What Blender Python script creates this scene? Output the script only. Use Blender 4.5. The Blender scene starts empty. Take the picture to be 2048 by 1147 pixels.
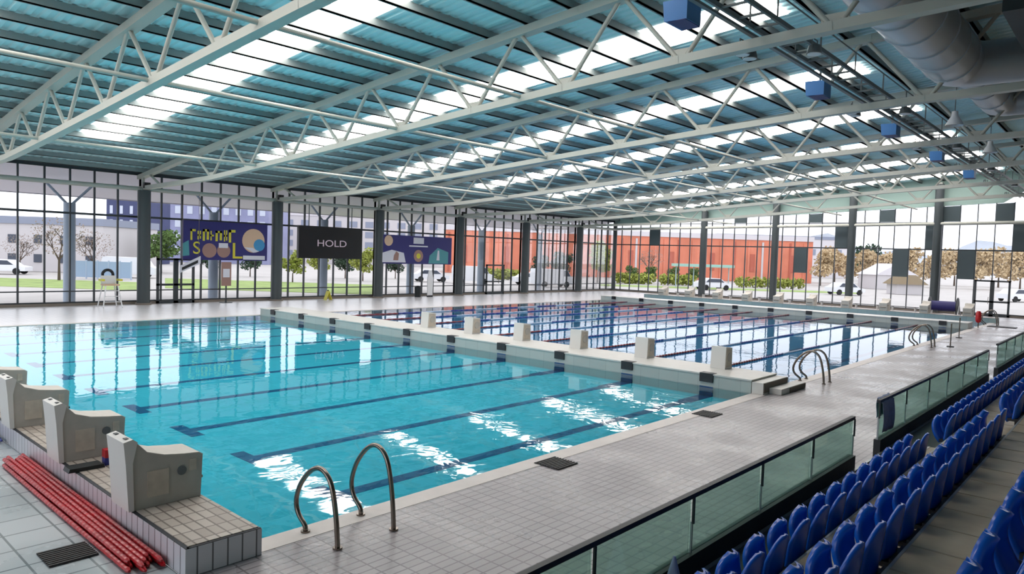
import bpy, math, random
from mathutils import Vector, Matrix

random.seed(7)
SC = bpy.context.scene
COL = SC.collection
PI = math.pi

# ------------------------------------------------------------------ helpers
ONES = ['', 'first', 'second', 'third', 'fourth', 'fifth', 'sixth', 'seventh', 'eighth', 'ninth', 'tenth', 'eleventh',
        'twelfth', 'thirteenth', 'fourteenth', 'fifteenth', 'sixteenth', 'seventeenth', 'eighteenth', 'nineteenth']
TENS = {2: ('twenty', 'twentieth'), 3: ('thirty', 'thirtieth'), 4: ('forty', 'fortieth'), 5: ('fifty', 'fiftieth')}


def nth(n):
    if n < 20:
        return ONES[n]
    t, o = divmod(n, 10)
    return TENS[t][1] if o == 0 else TENS[t][0] + '-' + ONES[o]


class MB:
    """collects boxes, bars and tubes and links them as one mesh object"""

    def __init__(self):
        self.v = []
        self.f = []
        self.s = []

    def add(self, vs, fs, smooth=False):
        b = len(self.v)
        self.v += [tuple(p) for p in vs]
        self.f += [tuple(i + b for i in f) for f in fs]
        self.s += [smooth] * len(fs)
        return self

    def box(self, x0, x1, y0, y1, z0, z1):
        vs = [(x, y, z) for x in (x0, x1) for y in (y0, y1) for z in (z0, z1)]
        return self.add(vs, [(0, 1, 3, 2), (4, 6, 7, 5), (0, 4, 5, 1), (2, 3, 7, 6), (0, 2, 6, 4), (1, 5, 7, 3)])

    def hexa(self, b, t):
        """bottom quad b, top quad t (both counter-clockwise from above)"""
        return self.add(list(b) + list(t), [(3, 2, 1, 0), (4, 5, 6, 7), (0, 1, 5, 4), (1, 2, 6, 5), (2, 3, 7, 6), (3, 0, 4, 7)])

    def quad(self, *p):
        return self.add(p, [tuple(range(len(p)))])

    def bar(self, a, b, w, h=None, up=(0, 0, 1)):
        h = h or w
        a = Vector(a); b = Vector(b)
        d = (b - a).normalized()
        u = Vector(up)
        if abs(d.dot(u)) > .98:
            u = Vector((0, 1, 0))
        s = d.cross(u).normalized() * (w / 2)
        t = s.cross(d).normalized() * (h / 2)
        A = [a - s - t, a + s - t, a + s + t, a - s + t]
        B = [b - s - t, b + s - t, b + s + t, b - s + t]
        return self.add(A + B, [(3, 2, 1, 0), (4, 5, 6, 7), (0, 1, 5, 4), (1, 2, 6, 5), (2, 3, 7, 6), (3, 0, 4, 7)])

    def tube(self, pts, r, n=8, caps=True, smooth=True):
        P = [Vector(p) for p in pts]
        rr = r if isinstance(r, (list, tuple)) else [r] * len(P)
        rings = []
        side = None
        for i, p in enumerate(P):
            d = (P[min(i + 1, len(P) - 1)] - P[max(i - 1, 0)]).normalized()
            if side is None:
                u = Vector((0, 0, 1)) if abs(d.z) < .95 else Vector((1, 0, 0))
                side = d.cross(u).normalized()
            else:
                side = (side - d * side.dot(d)).normalized()
            t = d.cross(side)
            rings.append([p + (side * math.cos(2 * PI * k / n) + t * math.sin(2 * PI * k / n)) * rr[i] for k in range(n)])
        vs = [q for R in rings for q in R]
        fs = []
        for i in range(len(P) - 1):
            for k in range(n):
                a = i * n + k; b = i * n + (k + 1) % n
                fs.append((a, b, b + n, a + n))
        self.add(vs, fs, smooth)
        if caps:
            self.add(rings[0], [tuple(reversed(range(n)))])
            self.add(rings[-1], [tuple(range(n))])
        return self

    def prism(self, prof, y0, y1, axis='y'):
        """profile points (a, z) swept along an axis"""
        n = len(prof)
        m = (lambda a, z, t: (a, t, z)) if axis == 'y' else (lambda a, z, t: (t, a, z))
        vs = [m(a, z, y0) for a, z in prof] + [m(a, z, y1) for a, z in prof]
        fs = [(i, (i + 1) % n, (i + 1) % n + n, i + n) for i in range(n)]
        fs += [tuple(reversed(range(n))), tuple(range(n, 2 * n))]
        return self.add(vs, fs)

    def ball(self, c, r, n=10, m=6, sz=1.0):
        vs = []
        fs = []
        for j in range(m + 1):
            th = PI * j / m
            for i in range(n):
                a = 2 * PI * i / n
                vs.append((c[0] + r * math.sin(th) * math.cos(a), c[1] + r * math.sin(th) * math.sin(a), c[2] + r * sz * math.cos(th)))
        for j in range(m):
            for i in range(n):
                a = j * n + i; b = j * n + (i + 1) % n
                fs.append((a, a + n, b + n, b))
        return self.add(vs, fs, True)

    def disc(self, c, r, nrm, n=20, th=.01):
        c = Vector(c); d = Vector(nrm).normalized()
        return self.tube([c, c + d * th], r, n, True, False)

    def build(self, name, mat, parent=None):
        me = bpy.data.meshes.new(name)
        me.from_pydata(self.v, [], self.f)
        me.polygons.foreach_set('use_smooth', self.s)
        me.materials.append(mat)
        me.update()
        o = bpy.data.objects.new(name, me)
        COL.objects.link(o)
        if parent:
            o.parent = parent
        return o


def tag(o, label, cat, group=None, kind=None):
    o['label'] = label
    o['category'] = cat
    if group:
        o['group'] = group
    if kind:
        o['kind'] = kind
    return o


def struct(o, label=None):
    o['kind'] = 'structure'
    if label:
        o['label'] = label
    return o


def empty(name, label, cat, loc=(0, 0, 0), group=None, rz=0):
    o = bpy.data.objects.new(name, None)
    COL.objects.link(o)
    o.location = loc
    o.rotation_euler = (0, 0, rz)
    o.empty_display_size = .2
    return tag(o, label, cat, group)


def dup(root, loc, label, group=None, rz=None, scale=None):
    r = root.copy()
    COL.objects.link(r)
    r.location = loc
    if rz is not None:
        r.rotation_euler = (0, 0, rz)
    if scale:
        r.scale = scale
    r['label'] = label
    if group:
        r['group'] = group
    for ch in list(root.children):
        c = ch.copy()
        COL.objects.link(c)
        c.parent = r
        for g in list(ch.children):
            d = g.copy()
            COL.objects.link(d)
            d.parent = c
    return r


def text_mesh(name, body, size, mat, M, parent, extrude=.01, width=1.0):
    cu = bpy.data.curves.new(name, 'FONT')
    cu.body = body
    cu.size = size
    cu.extrude = extrude
    cu.align_x = 'CENTER'
    cu.align_y = 'CENTER'
    t = bpy.data.objects.new(name + '_curve', cu)
    COL.objects.link(t)
    dg = bpy.context.evaluated_depsgraph_get()
    me = bpy.data.meshes.new_from_object(t.evaluated_get(dg))
    bpy.data.objects.remove(t)
    me.transform(M @ Matrix.Diagonal((width, 1, 1, 1)))
    me.materials.clear()
    me.materials.append(mat)
    o = bpy.data.objects.new(name, me)
    COL.objects.link(o)
    o.parent = parent
    return o


# ------------------------------------------------------------------ materials
def lin(c):
    return tuple(((x / 255) / 12.92 if x / 255 <= .04045 else ((x / 255 + .055) / 1.055) ** 2.4) for x in c)


def mat(name, rgb, rough=.6, metal=0., spec=.5, var=0., vscale=4., raw=False):
    m = bpy.data.materials.new(name)
    m.use_nodes = True
    nt = m.node_tree
    p = nt.nodes['Principled BSDF']
    c = rgb if raw else lin(rgb)
    p.inputs['Base Color'].default_value = (*c, 1)
    p.inputs['Roughness'].default_value = rough
    p.inputs['Metallic'].default_value = metal
    p.inputs['Specular IOR Level'].default_value = spec
    if var:
        tc = nt.nodes.new('ShaderNodeTexCoord')
        no = nt.nodes.new('ShaderNodeTexNoise')
        no.inputs['Scale'].default_value = vscale
        no.inputs['Detail'].default_value = 4
        r = nt.nodes.new('ShaderNodeValToRGB')
        r.color_ramp.elements[0].color = (*[x * (1 - var) for x in c], 1)
        r.color_ramp.elements[1].color = (*[min(1, x * (1 + var)) for x in c], 1)
        r.color_ramp.elements[0].position = .3
        r.color_ramp.elements[1].position = .7
        nt.links.new(tc.outputs['Object'], no.inputs['Vector'])
        nt.links.new(no.outputs['Fac'], r.inputs['Fac'])
        nt.links.new(r.outputs['Color'], p.inputs['Base Color'])
    return m


def emis(name, rgb, strength):
    m = bpy.data.materials.new(name)
    m.use_nodes = True
    nt = m.node_tree
    nt.nodes.clear()
    o = nt.nodes.new('ShaderNodeOutputMaterial')
    e = nt.nodes.new('ShaderNodeEmission')
    e.inputs['Color'].default_value = (*lin(rgb), 1)
    e.inputs['Strength'].default_value = strength
    nt.links.new(e.outputs[0], o.inputs['Surface'])
    return m


def tile_mat(name, c1, c2, mortar, w, h, msize, rough=.3, side=False, off=0., wet=0., bump=0.):
    """rectangular tiles; side=True lays them on the vertical faces"""
    m = mat(name, c1, rough)
    nt = m.node_tree
    p = nt.nodes['Principled BSDF']
    tc = nt.nodes.new('ShaderNodeTexCoord')
    vec = tc.outputs['Object']
    if side:
        se = nt.nodes.new('ShaderNodeSeparateXYZ')
        ad = nt.nodes.new('ShaderNodeMath')
        co = nt.nodes.new('ShaderNodeCombineXYZ')
        nt.links.new(vec, se.inputs[0])
        nt.links.new(se.outputs[0], ad.inputs[0])
        nt.links.new(se.outputs[1], ad.inputs[1])
        nt.links.new(ad.outputs[0], co.inputs[0])
        nt.links.new(se.outputs[2], co.inputs[1])
        vec = co.outputs[0]
    b = nt.nodes.new('ShaderNodeTexBrick')
    b.offset = off
    b.inputs['Color1'].default_value = (*lin(c1), 1)
    b.inputs['Color2'].default_value = (*lin(c2), 1)
    b.inputs['Mortar'].default_value = (*lin(mortar), 1)
    b.inputs['Scale'].default_value = 1.
    b.inputs['Mortar Size'].default_value = msize
    b.inputs['Mortar Smooth'].default_value = .3
    b.inputs['Brick Width'].default_value = w
    b.inputs['Row Height'].default_value = h
    nt.links.new(vec, b.inputs['Vector'])
    nt.links.new(b.outputs['Color'], p.inputs['Base Color'])
    if wet:
        no = nt.nodes.new('ShaderNodeTexNoise')
        no.inputs['Scale'].default_value = .7
        no.inputs['Detail'].default_value = 5
        mr = nt.nodes.new('ShaderNodeMapRange')
        mr.inputs[1].default_value = .4
        mr.inputs[2].default_value = .62
        mr.inputs[3].default_value = rough
        mr.inputs[4].default_value = max(.05, rough - wet)
        nt.links.new(tc.outputs['Object'], no.inputs['Vector'])
        nt.links.new(no.outputs['Fac'], mr.inputs[0])
        nt.links.new(mr.outputs[0], p.inputs['Roughness'])
    if bump:
        no2 = nt.nodes.new('ShaderNodeTexNoise')
        no2.inputs['Scale'].default_value = 9.
        bp = nt.nodes.new('ShaderNodeBump')
        bp.inputs['Strength'].default_value = bump
        bp.inputs['Distance'].default_value = .02
        nt.links.new(tc.outputs['Object'], no2.inputs['Vector'])
        nt.links.new(no2.outputs['Fac'], bp.inputs['Height'])
        nt.links.new(bp.outputs['Normal'], p.inputs['Normal'])
    return m


def glass_mat(name, tint, refl=1.0, haze=0., hazec=(200, 220, 210)):
    m = bpy.data.materials.new(name)
    m.use_nodes = True
    nt = m.node_tree
    nt.nodes.clear()
    o = nt.nodes.new('ShaderNodeOutputMaterial')
    t = nt.nodes.new('ShaderNodeBsdfTransparent')
    t.inputs['Color'].default_value = (*tint, 1)
    g = nt.nodes.new('ShaderNodeBsdfGlossy')
    g.inputs['Roughness'].default_value = .02
    fr = nt.nodes.new('ShaderNodeFresnel')
    fr.inputs['IOR'].default_value = 1.3
    mu = nt.nodes.new('ShaderNodeMath')
    mu.operation = 'MULTIPLY'
    mu.inputs[1].default_value = refl
    mx = nt.nodes.new('ShaderNodeMixShader')
    nt.links.new(fr.outputs[0], mu.inputs[0])
    nt.links.new(mu.outputs[0], mx.inputs[0])
    base = t.outputs[0]
    if haze:
        d = nt.nodes.new('ShaderNodeBsdfDiffuse')
        d.inputs['Color'].default_value = (*lin(hazec), 1)
        m2 = nt.nodes.new('ShaderNodeMixShader')
        m2.inputs[0].default_value = haze
        nt.links.new(t.outputs[0], m2.inputs[1])
        nt.links.new(d.outputs[0], m2.inputs[2])
        base = m2.outputs[0]
    nt.links.new(base, mx.inputs[1])
    nt.links.new(g.outputs[0], mx.inputs[2])
    nt.links.new(mx.outputs[0], o.inputs['Surface'])
    return m


def water_mat(name, tint, ripple):
    m = glass_mat(name, tint, 1.0)
    nt = m.node_tree
    g = [n for n in nt.nodes if n.type in ('BSDF_GLOSSY', 'BSDF_ANISOTROPIC')][0]
    fr = [n for n in nt.nodes if n.type == 'FRESNEL'][0]
    g.inputs['Roughness'].default_value = .015
    fr.inputs['IOR'].default_value = 1.42
    tc = nt.nodes.new('ShaderNodeTexCoord')
    n1 = nt.nodes.new('ShaderNodeTexNoise')
    n1.inputs['Scale'].default_value = 1.6
    n1.inputs['Detail'].default_value = 2.5
    n1.inputs['Distortion'].default_value = .6
    b = nt.nodes.new('ShaderNodeBump')
    b.inputs['Strength'].default_value = 1.
    b.inputs['Distance'].default_value = ripple
    nt.links.new(tc.outputs['Object'], n1.inputs['Vector'])
    nt.links.new(n1.outputs['Fac'], b.inputs['Height'])
    nt.links.new(b.outputs['Normal'], g.inputs['Normal'])
    return m


M_deck = tile_mat('deck_tile', (166, 160, 163), (156, 150, 153), (120, 114, 117), .25, .125, .012, .42, wet=.2, bump=.25)
M_deckbig = tile_mat('deck_tile_large', (182, 188, 192), (172, 180, 184), (112, 120, 124), .5, .5, .014, .4, wet=.2)
M_deckfar = tile_mat('deck_tile_sky_sheen', (216, 212, 214), (208, 204, 207), (190, 186, 189), .25, .25, .01, .3)  # bright sky reflection on the wet far deck, put into a paler colour
M_coping = mat('coping_stone', (206, 198, 194), .45, var=.06, vscale=3)
M_pltop = tile_mat('plinth_top_tile', (186, 176, 166), (160, 148, 138), (112, 102, 94), .125, .25, .012, .5, bump=.2)
M_plside = tile_mat('plinth_side_tile', (208, 206, 212), (196, 196, 202), (96, 96, 100), .16, .6, .01, .3, side=True)
M_dkgrout = mat('dark_grout', (44, 46, 52), .7)
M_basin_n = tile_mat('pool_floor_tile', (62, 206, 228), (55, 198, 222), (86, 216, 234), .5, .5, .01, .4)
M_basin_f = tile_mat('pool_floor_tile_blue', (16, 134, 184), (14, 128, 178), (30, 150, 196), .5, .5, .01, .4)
M_line = mat('lane_line_tile', (2, 74, 130), .4)
M_black = mat('black_tile', (18, 20, 26), .4)
M_water = water_mat('clear_water', (.93, .99, 1.), .0042)
M_boom = mat('boom_deck', (198, 196, 192), .4, var=.04)
M_boomside = tile_mat('boom_side', (168, 174, 170), (162, 168, 165), (146, 152, 150), .6, .3, .008, .35, side=True)
M_boomsided = tile_mat('far_plinth_tile', (132, 156, 160), (124, 148, 154), (104, 124, 130), .6, .3, .008, .35, side=True)
M_step = mat('boom_step_tread', (92, 84, 74), .6)
M_block = mat('starting_block_shell', (176, 172, 164), .45, var=.06, vscale=6)
M_blocktop = mat('starting_block_top', (204, 198, 190), .5, var=.05, vscale=8)
M_blockw = mat('starting_block_white', (214, 212, 208), .4)
M_blockp = mat('starting_block_panel', (190, 180, 166), .5, var=.1, vscale=9)
M_steel = mat('stainless_steel', (128, 118, 110), .22, metal=1.)
M_truss = mat('truss_paint', (186, 188, 180), .45)
M_purlin = mat('purlin_steel', (138, 146, 146), .6)
M_roof = mat('roof_sheet', (204, 238, 242), .5, var=.04, vscale=.6)
M_soffpan = mat('ceiling_panel', (150, 186, 192), .5)
M_sky = emis('skylight_panel', (255, 246, 239), 9.8)
M_col = mat('column_paint', (66, 74, 78), .45)
M_frame = mat('window_frame', (52, 58, 64), .5)
M_pane = glass_mat('window_glass', (.95, .96, .97), .5)
M_infill = mat('infill_panel', (66, 80, 86), .5)
M_sill = mat('sill_concrete', (122, 114, 106), .7)
M_rail = mat('rail_dark', (22, 30, 34), .5)
M_bglass = glass_mat('barrier_glass', (.83, .97, .92), .5, .17, (172, 248, 216))
M_conc = mat('terrace_concrete', (164, 150, 126), .42, var=.3, vscale=1.6)
M_floor_dk = mat('terrace_dark_floor', (44, 52, 60), .5, var=.1, vscale=2)
M_joint = mat('tread_joint', (150, 138, 118), .5)
M_edge = mat('metal_edging', (150, 158, 160), .35, metal=.6)
M_seat = mat('seat_blue_plastic', (4, 82, 182), .24, spec=.6)
M_bracket_shade = mat('seat_bracket_and_shade', (26, 28, 34), .5)
M_red = mat('red_lane_plastic', (176, 24, 34), .3, var=.25, vscale=14)
M_redd = mat('dark_red_lane_plastic', (112, 16, 28), .35)
M_blue = mat('blue_lane_plastic', (26, 40, 128), .35)
M_white = mat('white_plastic', (224, 226, 230), .4)
M_ropeg = mat('grey_blue_lane_plastic', (160, 176, 200), .4)
M_grate = mat('drain_grate', (34, 32, 34), .6)
M_screen = mat('screen_black', (16, 16, 20), .35)
M_text = emis('screen_text', (206, 190, 206), .55)
M_navy = mat('banner_navy', (38, 36, 106), .5)
M_yel = mat('banner_yellow', (204, 196, 60), .5)
M_bbrown = mat('banner_brown', (150, 118, 110), .5)
M_bwhite = mat('banner_white', (206, 208, 220), .5)
M_bcyan = mat('banner_cyan', (60, 140, 190), .5)
M_bsand = mat('banner_sand', (206, 176, 150), .5)
M_bteal = mat('banner_teal', (70, 140, 150), .5)
M_duct = mat('duct_metal', (186, 194, 204), .35, metal=.3)
M_plant = mat('plant_box', (60, 66, 70), .6)
M_gantry = mat('gantry_steel', (96, 104, 106), .5)
M_lamp = mat('lamp_housing', (96, 102, 104), .4)
M_bspk = mat('blue_speaker', (70, 124, 186), .4)
M_towel = mat('towel_cloth', (124, 136, 162), .9, var=.15, vscale=8)
M_wallt = mat('end_fascia', (150, 176, 170), .7)
M_wall = mat('wall_render', (168, 172, 170), .8)

# ------------------------------------------------------------------ camera
F_PX, YAW, PITCH, ROLL = 1413.939, 41.987, -2.586, 1.822
CAM = Vector((-4.032, -7.408, 3.344))
a, b, c = [math.radians(t) for t in (YAW, PITCH, ROLL)]
fw = Vector((math.cos(a) * math.cos(b), math.sin(a) * math.cos(b), math.sin(b)))
r = Vector((math.sin(a), -math.cos(a), 0))
u = r.cross(fw)
r2 = r * math.cos(c) + u * math.sin(c)
u2 = u * math.cos(c) - r * math.sin(c)
cd = bpy.data.cameras.new('camera')
cam = bpy.data.objects.new('camera', cd)
COL.objects.link(cam)
cam.matrix_world = Matrix(((r2.x, u2.x, -fw.x, CAM.x), (r2.y, u2.y, -fw.y, CAM.y), (r2.z, u2.z, -fw.z, CAM.z), (0, 0, 0, 1)))
cd.sensor_width = 36.
cd.lens = 36. * F_PX / 2048.
cd.clip_start = .05
cd.clip_end = 2000
SC.camera = cam


def bearing(px, D):
    """ground point seen in picture column px at forward distance D"""
    d = fw + r2 * ((px - 1024) / F_PX)
    return CAM.x + d.x * D, CAM.y + d.y * D


# ------------------------------------------------------------------ dimensions
XB = 13.5          # near face of the near boom
XB2 = 15.1
XC, XC2 = 42.6, 44.0   # far boom
XE = 49.75         # far end of the pool
PW = 25.0          # pool width
YW = 33.86         # glass side wall
XW = 57.4          # glass end wall
XT0, PT = 3.25, 7.921  # first truss and truss pitch
NT = 7
YS = -16.          # wall behind the stand
XN = -14.          # wall behind the camera


def roofz(y):
    return 10.5 - .07 * y - .0007 * y * y


BC = [(-16, 8.5), (-10, 8.4), (-4.5, 8.26), (0, 8.13), (5, 7.85), (10, 7.52), (15, 7.16), (20, 6.82), (25, 6.5), (29, 6.36), (34, 6.33)]


def botz(y):
    for (y0, z0), (y1, z1) in zip(BC, BC[1:]):
        if y <= y1:
            return z0 + (z1 - z0) * (y - y0) / (y1 - y0)
    return BC[-1][1]


# ------------------------------------------------------------------ setting: deck, basin, water
m = MB()
m.box(-1., XW + .3, -4.1, -.34, -.5, 0)          # seat-side deck
m.box(XE + .9, XW + .3, -.34, PW + .3, -.5, 0)   # far end deck
f1 = struct(m.build('floor', M_deck), 'grey tiled deck beside the pool')
m = MB().box(-1., XW + .3, PW + .34, YW + .3, -.5, 0)
struct(m.build('floor', M_deckfar), 'deck on the glass wall side, sky sheen in its pale colour')
m = MB().box(XN, -1., -4.1, YW + .3, -.5, 0)
struct(m.build('floor', M_deckbig), 'large pale tiles behind the starting blocks')
m = MB()
m.box(-.15, XE + .2, -.34, 0, -.5, .004)
m.box(-.15, XE + .2, PW, PW + .34, -.5, .004)
struct(m.build('trim_1', M_coping), 'pale stone coping along the pool edge')

FZ = -.25   # pool bottom as the eye meets it through the water
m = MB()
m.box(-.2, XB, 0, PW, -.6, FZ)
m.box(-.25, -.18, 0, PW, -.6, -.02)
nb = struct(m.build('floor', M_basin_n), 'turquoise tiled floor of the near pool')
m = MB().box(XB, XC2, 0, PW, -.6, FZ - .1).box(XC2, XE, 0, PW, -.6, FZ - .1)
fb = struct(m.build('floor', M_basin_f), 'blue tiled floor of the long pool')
for k in range(10):
    y = 1.25 + 2.5 * k
    m = MB()
    m.box(2.0, XB - 1.2, y - .125, y + .125, FZ, FZ + .004)
    m.box(1.75, 2.0, y - .5, y + .5, FZ, FZ + .004)
    m.box(XB - 1.2, XB - .02, y - .19, y + .19, FZ, FZ + .004)
    m.build('lane_line', M_line, nb)
    m = MB()
    m.box(XB2 + 1, XC - 1, y - .125, y + .125, FZ - .1, FZ - .096)
    m.box(XC2 + .5, XE - 1, y - .125, y + .125, FZ - .1, FZ - .096)
    m.build('lane_line', M_line, fb)
WZ = -.015
for x0, x1, lab in ((-.2, XB, 'clear turquoise water in the near pool with navy lane lines'),
                    (XB2, XC, 'mirror-like blue water of the long pool with lane ropes'),
                    (XC2, XE, 'strip of teal water beyond the far boom')):
    m = MB().quad((x0, 0, WZ), (x1, 0, WZ), (x1, PW, WZ), (x0, PW, WZ))
    tag(m.build('pool_water', M_water), lab, 'water', kind='stuff')

# ------------------------------------------------------------------ plinths
def plinth(x0, x1, label, side=None):
    t = empty('starting_plinth', label, 'plinth', (0, 0, 0))
    MB().box(x0, x1, -.4, PW + .4, 0.001, .295).build('tiled_side', side or M_plside, t)
    MB().box(x0 + .045, x1 - .02, -.36, PW + .36, .29, .31).build('tiled_top', M_pltop, t)
    MB().box(x0 + .005, x0 + .045, -.395, PW + .395, .29, .302).box(x0 + .02, x1 - .005, -.395, -.36, .29, .302).build('grout_line', M_dkgrout, t)
    return t


plinth(-1.0, -.18, 'low tiled plinth carrying the near starting blocks')
plinth(XE, XE + .85, 'low tiled plinth at the far end of the long pool', M_boomsided)

# ------------------------------------------------------------------ starting blocks
def make_block(label, group):
    t = empty('starting_block', label, 'starting block', (0, 0, .31), group)
    prof = [(-.38, 0), (.40, 0), (.42, .50), (.38, .53), (.20, .545), (-.03, .575), (-.22, .64), (-.33, .76), (-.40, .80), (-.47, .79)]
    MB().prism(prof, -.25, .25).build('body', M_block, t)
    top = [(.425, .512), (.38, .54), (.20, .555), (-.03, .585), (-.22, .65), (-.33, .77)]
    tp = top + [(x, z - .012) for x, z in reversed(top)]
    MB().prism(tp, -.245, .245).build('footboard', M_blocktop, t)
    bp = [(-.42, 0), (-.36, 0), (-.38, .55), (-.33, .785), (-.38, .825), (-.48, .80), (-.455, .55)]
    back = MB().prism(bp, -.265, .265).build('back_plate', M_blockw, t)
    for s in (-1, 1):
        MB().box(-.435, -.37, s * .15 - .04, s * .15 + .04, .815, .822).build('hand_slot', M_rail, back)
    for s in (-1, 1):
        y0 = s * .25
        p = MB().box(-.22, .02, min(y0, y0 + s * .012), max(y0, y0 + s * .012), .12, .42).build('side_panel', M_blockp, t)
        q = MB().disc((.17, y0, .36), .055, (0, s, 0), 16, .012).build('lane_badge', M_lamp, t)
        MB().box(.26, .34, min(y0, y0 + s * .012), max(y0, y0 + s * .012), .34, .47).build('side_vent', M_blockp, t)
    MB().bar((.43, -.2, .22), (.43, .2, .22), .03).build('start_grip', M_steel, t)
    return t


blk = make_block('grey starting block nearest the grab rails, at the near corner', 'near starting blocks')
blk.location = (-.62, 1.25, .31)
names = ['', 'second grey starting block from the near corner, beside the red and blue float', 'third grey starting block from the near corner',
         'fourth grey starting block from the near corner, cut by the left edge']
for k in range(1, 5):
    lab = names[k] if k < 4 else 'fifth grey starting block from the near corner'
    dup(blk, (-.62, 1.25 + 2.5 * k, .31), lab, 'near starting blocks')
for k in range(10):
    dup(blk, (XE + .45, 1.25 + 2.5 * k, .31), '%s grey starting block from the seats at the far end of the long pool' % nth(k + 1).capitalize(), 'far starting blocks', rz=PI)

# ------------------------------------------------------------------ booms
def make_boom(x0, x1, label, nm):
    t = empty('pool_boom', label, 'boom', (0, 0, 0), 'movable pool booms')
    MB().box(x0, x1, .02, PW - .02, -.3, .31).build('side_wall', M_boomside, t)
    MB().box(x0 - .03, x1 + .03, .0, PW, .312, .35).build('walkway', M_boom, t)
    for k in range(10):
        y = 1.25 + 2.5 * k
        l = MB().box(x0 - .045, x0 + .2, y - .19, y + .19, .12, .36).build('lane_marker', M_black, t)
        MB().box(x0 - .02, x0 - .001, y - .19, y + .19, -.29, .0).build('wall_line', M_line, t)
    return t


bm = make_boom(XB, XB2, 'pale boom dividing the near pool from the long pool', '')
bm2 = make_boom(XC, XC2, 'white-topped boom near the far end of the long pool', '')
t = empty('boom_steps', 'two dark-edged grey steps at the seat end of the near boom', 'steps', (XB, -.3, 0))
MB().box(.0, 1.6, .0, .3, .005, .30).build('upper_step', M_boom, t)
MB().box(.02, 1.58, -.02, .0, .05, .29).build('upper_riser', M_step, t)
MB().box(.35, 2.0, -.33, -.02, .005, .15).build('lower_step', M_boom, t)
MB().box(.9, 2.0, -.35, -.33, .01, .14).build('lower_riser', M_step, t)

# lane boxes that stand on the near boom
bx = empty('lane_box', 'beige lane box with round badge on the near boom, nearest the seats', 'lane box', (14.75, 1.45, .351), 'lane boxes on the near boom')
MB().prism([(-.22, 0), (.22, 0), (.2, .58), (-.18, .62)], -.22, .22).build('shell', M_blockw, bx)
MB().prism([(-.19, .05), (.19, .05), (.17, .54), (-.15, .57)], -.235, -.22).build('side_panel', M_blockp, bx)
MB().disc((.02, -.235, .33), .13, (0, -1, 0), 20, .012).build('round_badge', M_block, bx)
for k in range(1, 6):
    dup(bx, (14.75, 1.45 + 2.5 * k, .351), 'beige lane box on the near boom, %s from the seats' % nth(k + 1), 'lane boxes on the near boom')

# ------------------------------------------------------------------ lane ropes in the long pool
def rope_mesh(pts, r, n, step, neck=.62):
    """a string of floats: radius swings along the line"""
    P = [Vector(p) for p in pts]
    out = []
    rad = []
    for A, B in zip(P, P[1:]):
        L = (B - A).length
        k = max(2, int(L / step))
        for i in range(k):
            q = A.lerp(B, i / k)
            out.append(q)
            rad.append(r * (1.0 if i % 2 == 0 else neck))
    out.append(P[-1])
    rad.append(r * .5)
    m = MB()
    m.tube(out, rad, n, True, False)
    return m


for k in range(1, 10):
    y = 2.5 * k
    t = empty('lane_rope', 'red-ended blue floating lane rope in the long pool, %s from the seats' % nth(k), 'lane rope', (0, y, WZ + .03), 'lane ropes in the long pool')
    st = .1 if k < 5 else .2
    x0, x1 = XB2 + .02, XC - .02
    rope_mesh([(x0, 0, 0), (x0 + 5, 0, 0)], .045, 7, st).build('red_floats', M_redd, t)
    rope_mesh([(x1 - 5, 0, 0), (x1, 0, 0)], .045, 7, st * 2).build('red_floats', M_redd, t)
    cur = x0 + 5
    i = 0
    segs = 9
    ln = (x1 - x0 - 10) / segs
    for i in range(segs):
        mm = M_blue if i % 2 == 0 else M_ropeg
        rope_mesh([(cur, 0, 0), (cur + ln, 0, 0)], .042, 7, st).build('blue_floats' if i % 2 == 0 else 'grey_floats', mm, t)
        cur += ln

# red ropes lying in a bundle behind the near plinth, blue one further off
for i in range(11):
    top = i >= 6
    j_ = i - 6 if top else i
    xx = -1.045 - .062 * j_ - (.031 if top else 0)
    pts = []
    y = 5.1 - .1 * (i % 3)
    yend = -.02 + .1 * ((i * 2) % 3)
    n = 9
    for j in range(n + 1):
        f = j / n
        pts.append((xx + .004 * math.sin(f * 5 + i * 1.7), y + (yend - y) * f, .088 if top else .033))
    m = rope_mesh(pts, .0295, 8, .045, .86)
    o = tag(m.build('lane_rope', M_red), 'red lane rope in the bundle, %s out from the plinth, %s layer' % (nth(j_ + 1), 'upper' if top else 'lower'), 'lane rope', 'red ropes laid behind the plinth')
for i in range(3):
    pts = [(-1.06 - .1 * i, 9.6, .053), (-1.1 - .1 * i, 8.0, .053), (-1.07 - .1 * i, 6.35 + .08 * i, .053)]
    tag(rope_mesh(pts, .029, 8, .045).build('lane_rope', M_blue), 'blue lane rope lying on the deck, %s out from the plinth' % nth(i + 1), 'lane rope', 'blue ropes laid behind the plinth')

# things on the plinth
t = empty('pool_float', 'small red and blue float standing beside the second starting block', 'float', (-.5, 3.05, .311))
MB().box(-.13, .13, -.06, .06, 0, .1).build('blue_half', M_blue, t)
MB().box(-.13, .13, -.062, .062, .1, .21).build('red_half', M_red, t)
tag(MB().prism([(-.22, 0), (.22, 0), (.2, .05), (-.2, .05)], -.11, .11).build('pool_weight', M_rail), 'flat black slab lying beside the second starting block', 'slab').location = (-.87, 3.03, .311)

# drains
def drain(x, y, w, d, label):
    t = empty('drain_grate', label, 'drain', (x, y, .001), 'floor drains')
    MB().box(-w / 2, w / 2, -d / 2, d / 2, .004, .012).build('tray', M_black, t)
    g = MB()
    for i in range(9):
        yy = -d / 2 + d * (i + .5) / 9
        g.box(-w / 2, w / 2, yy - d * .03, yy + d * .03, .012, .02)
    g.build('grate_bars', M_grate, t)


drain(4.9, -.45, .52, .5, 'dark square drain in the deck, nearer to the grab rails')
drain(10.3, -.38, .52, .48, 'dark square drain in the deck, nearer to the boom steps')
drain(-1.64, 1.0, .46, .46, 'dark square drain beside the red ropes')

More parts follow.
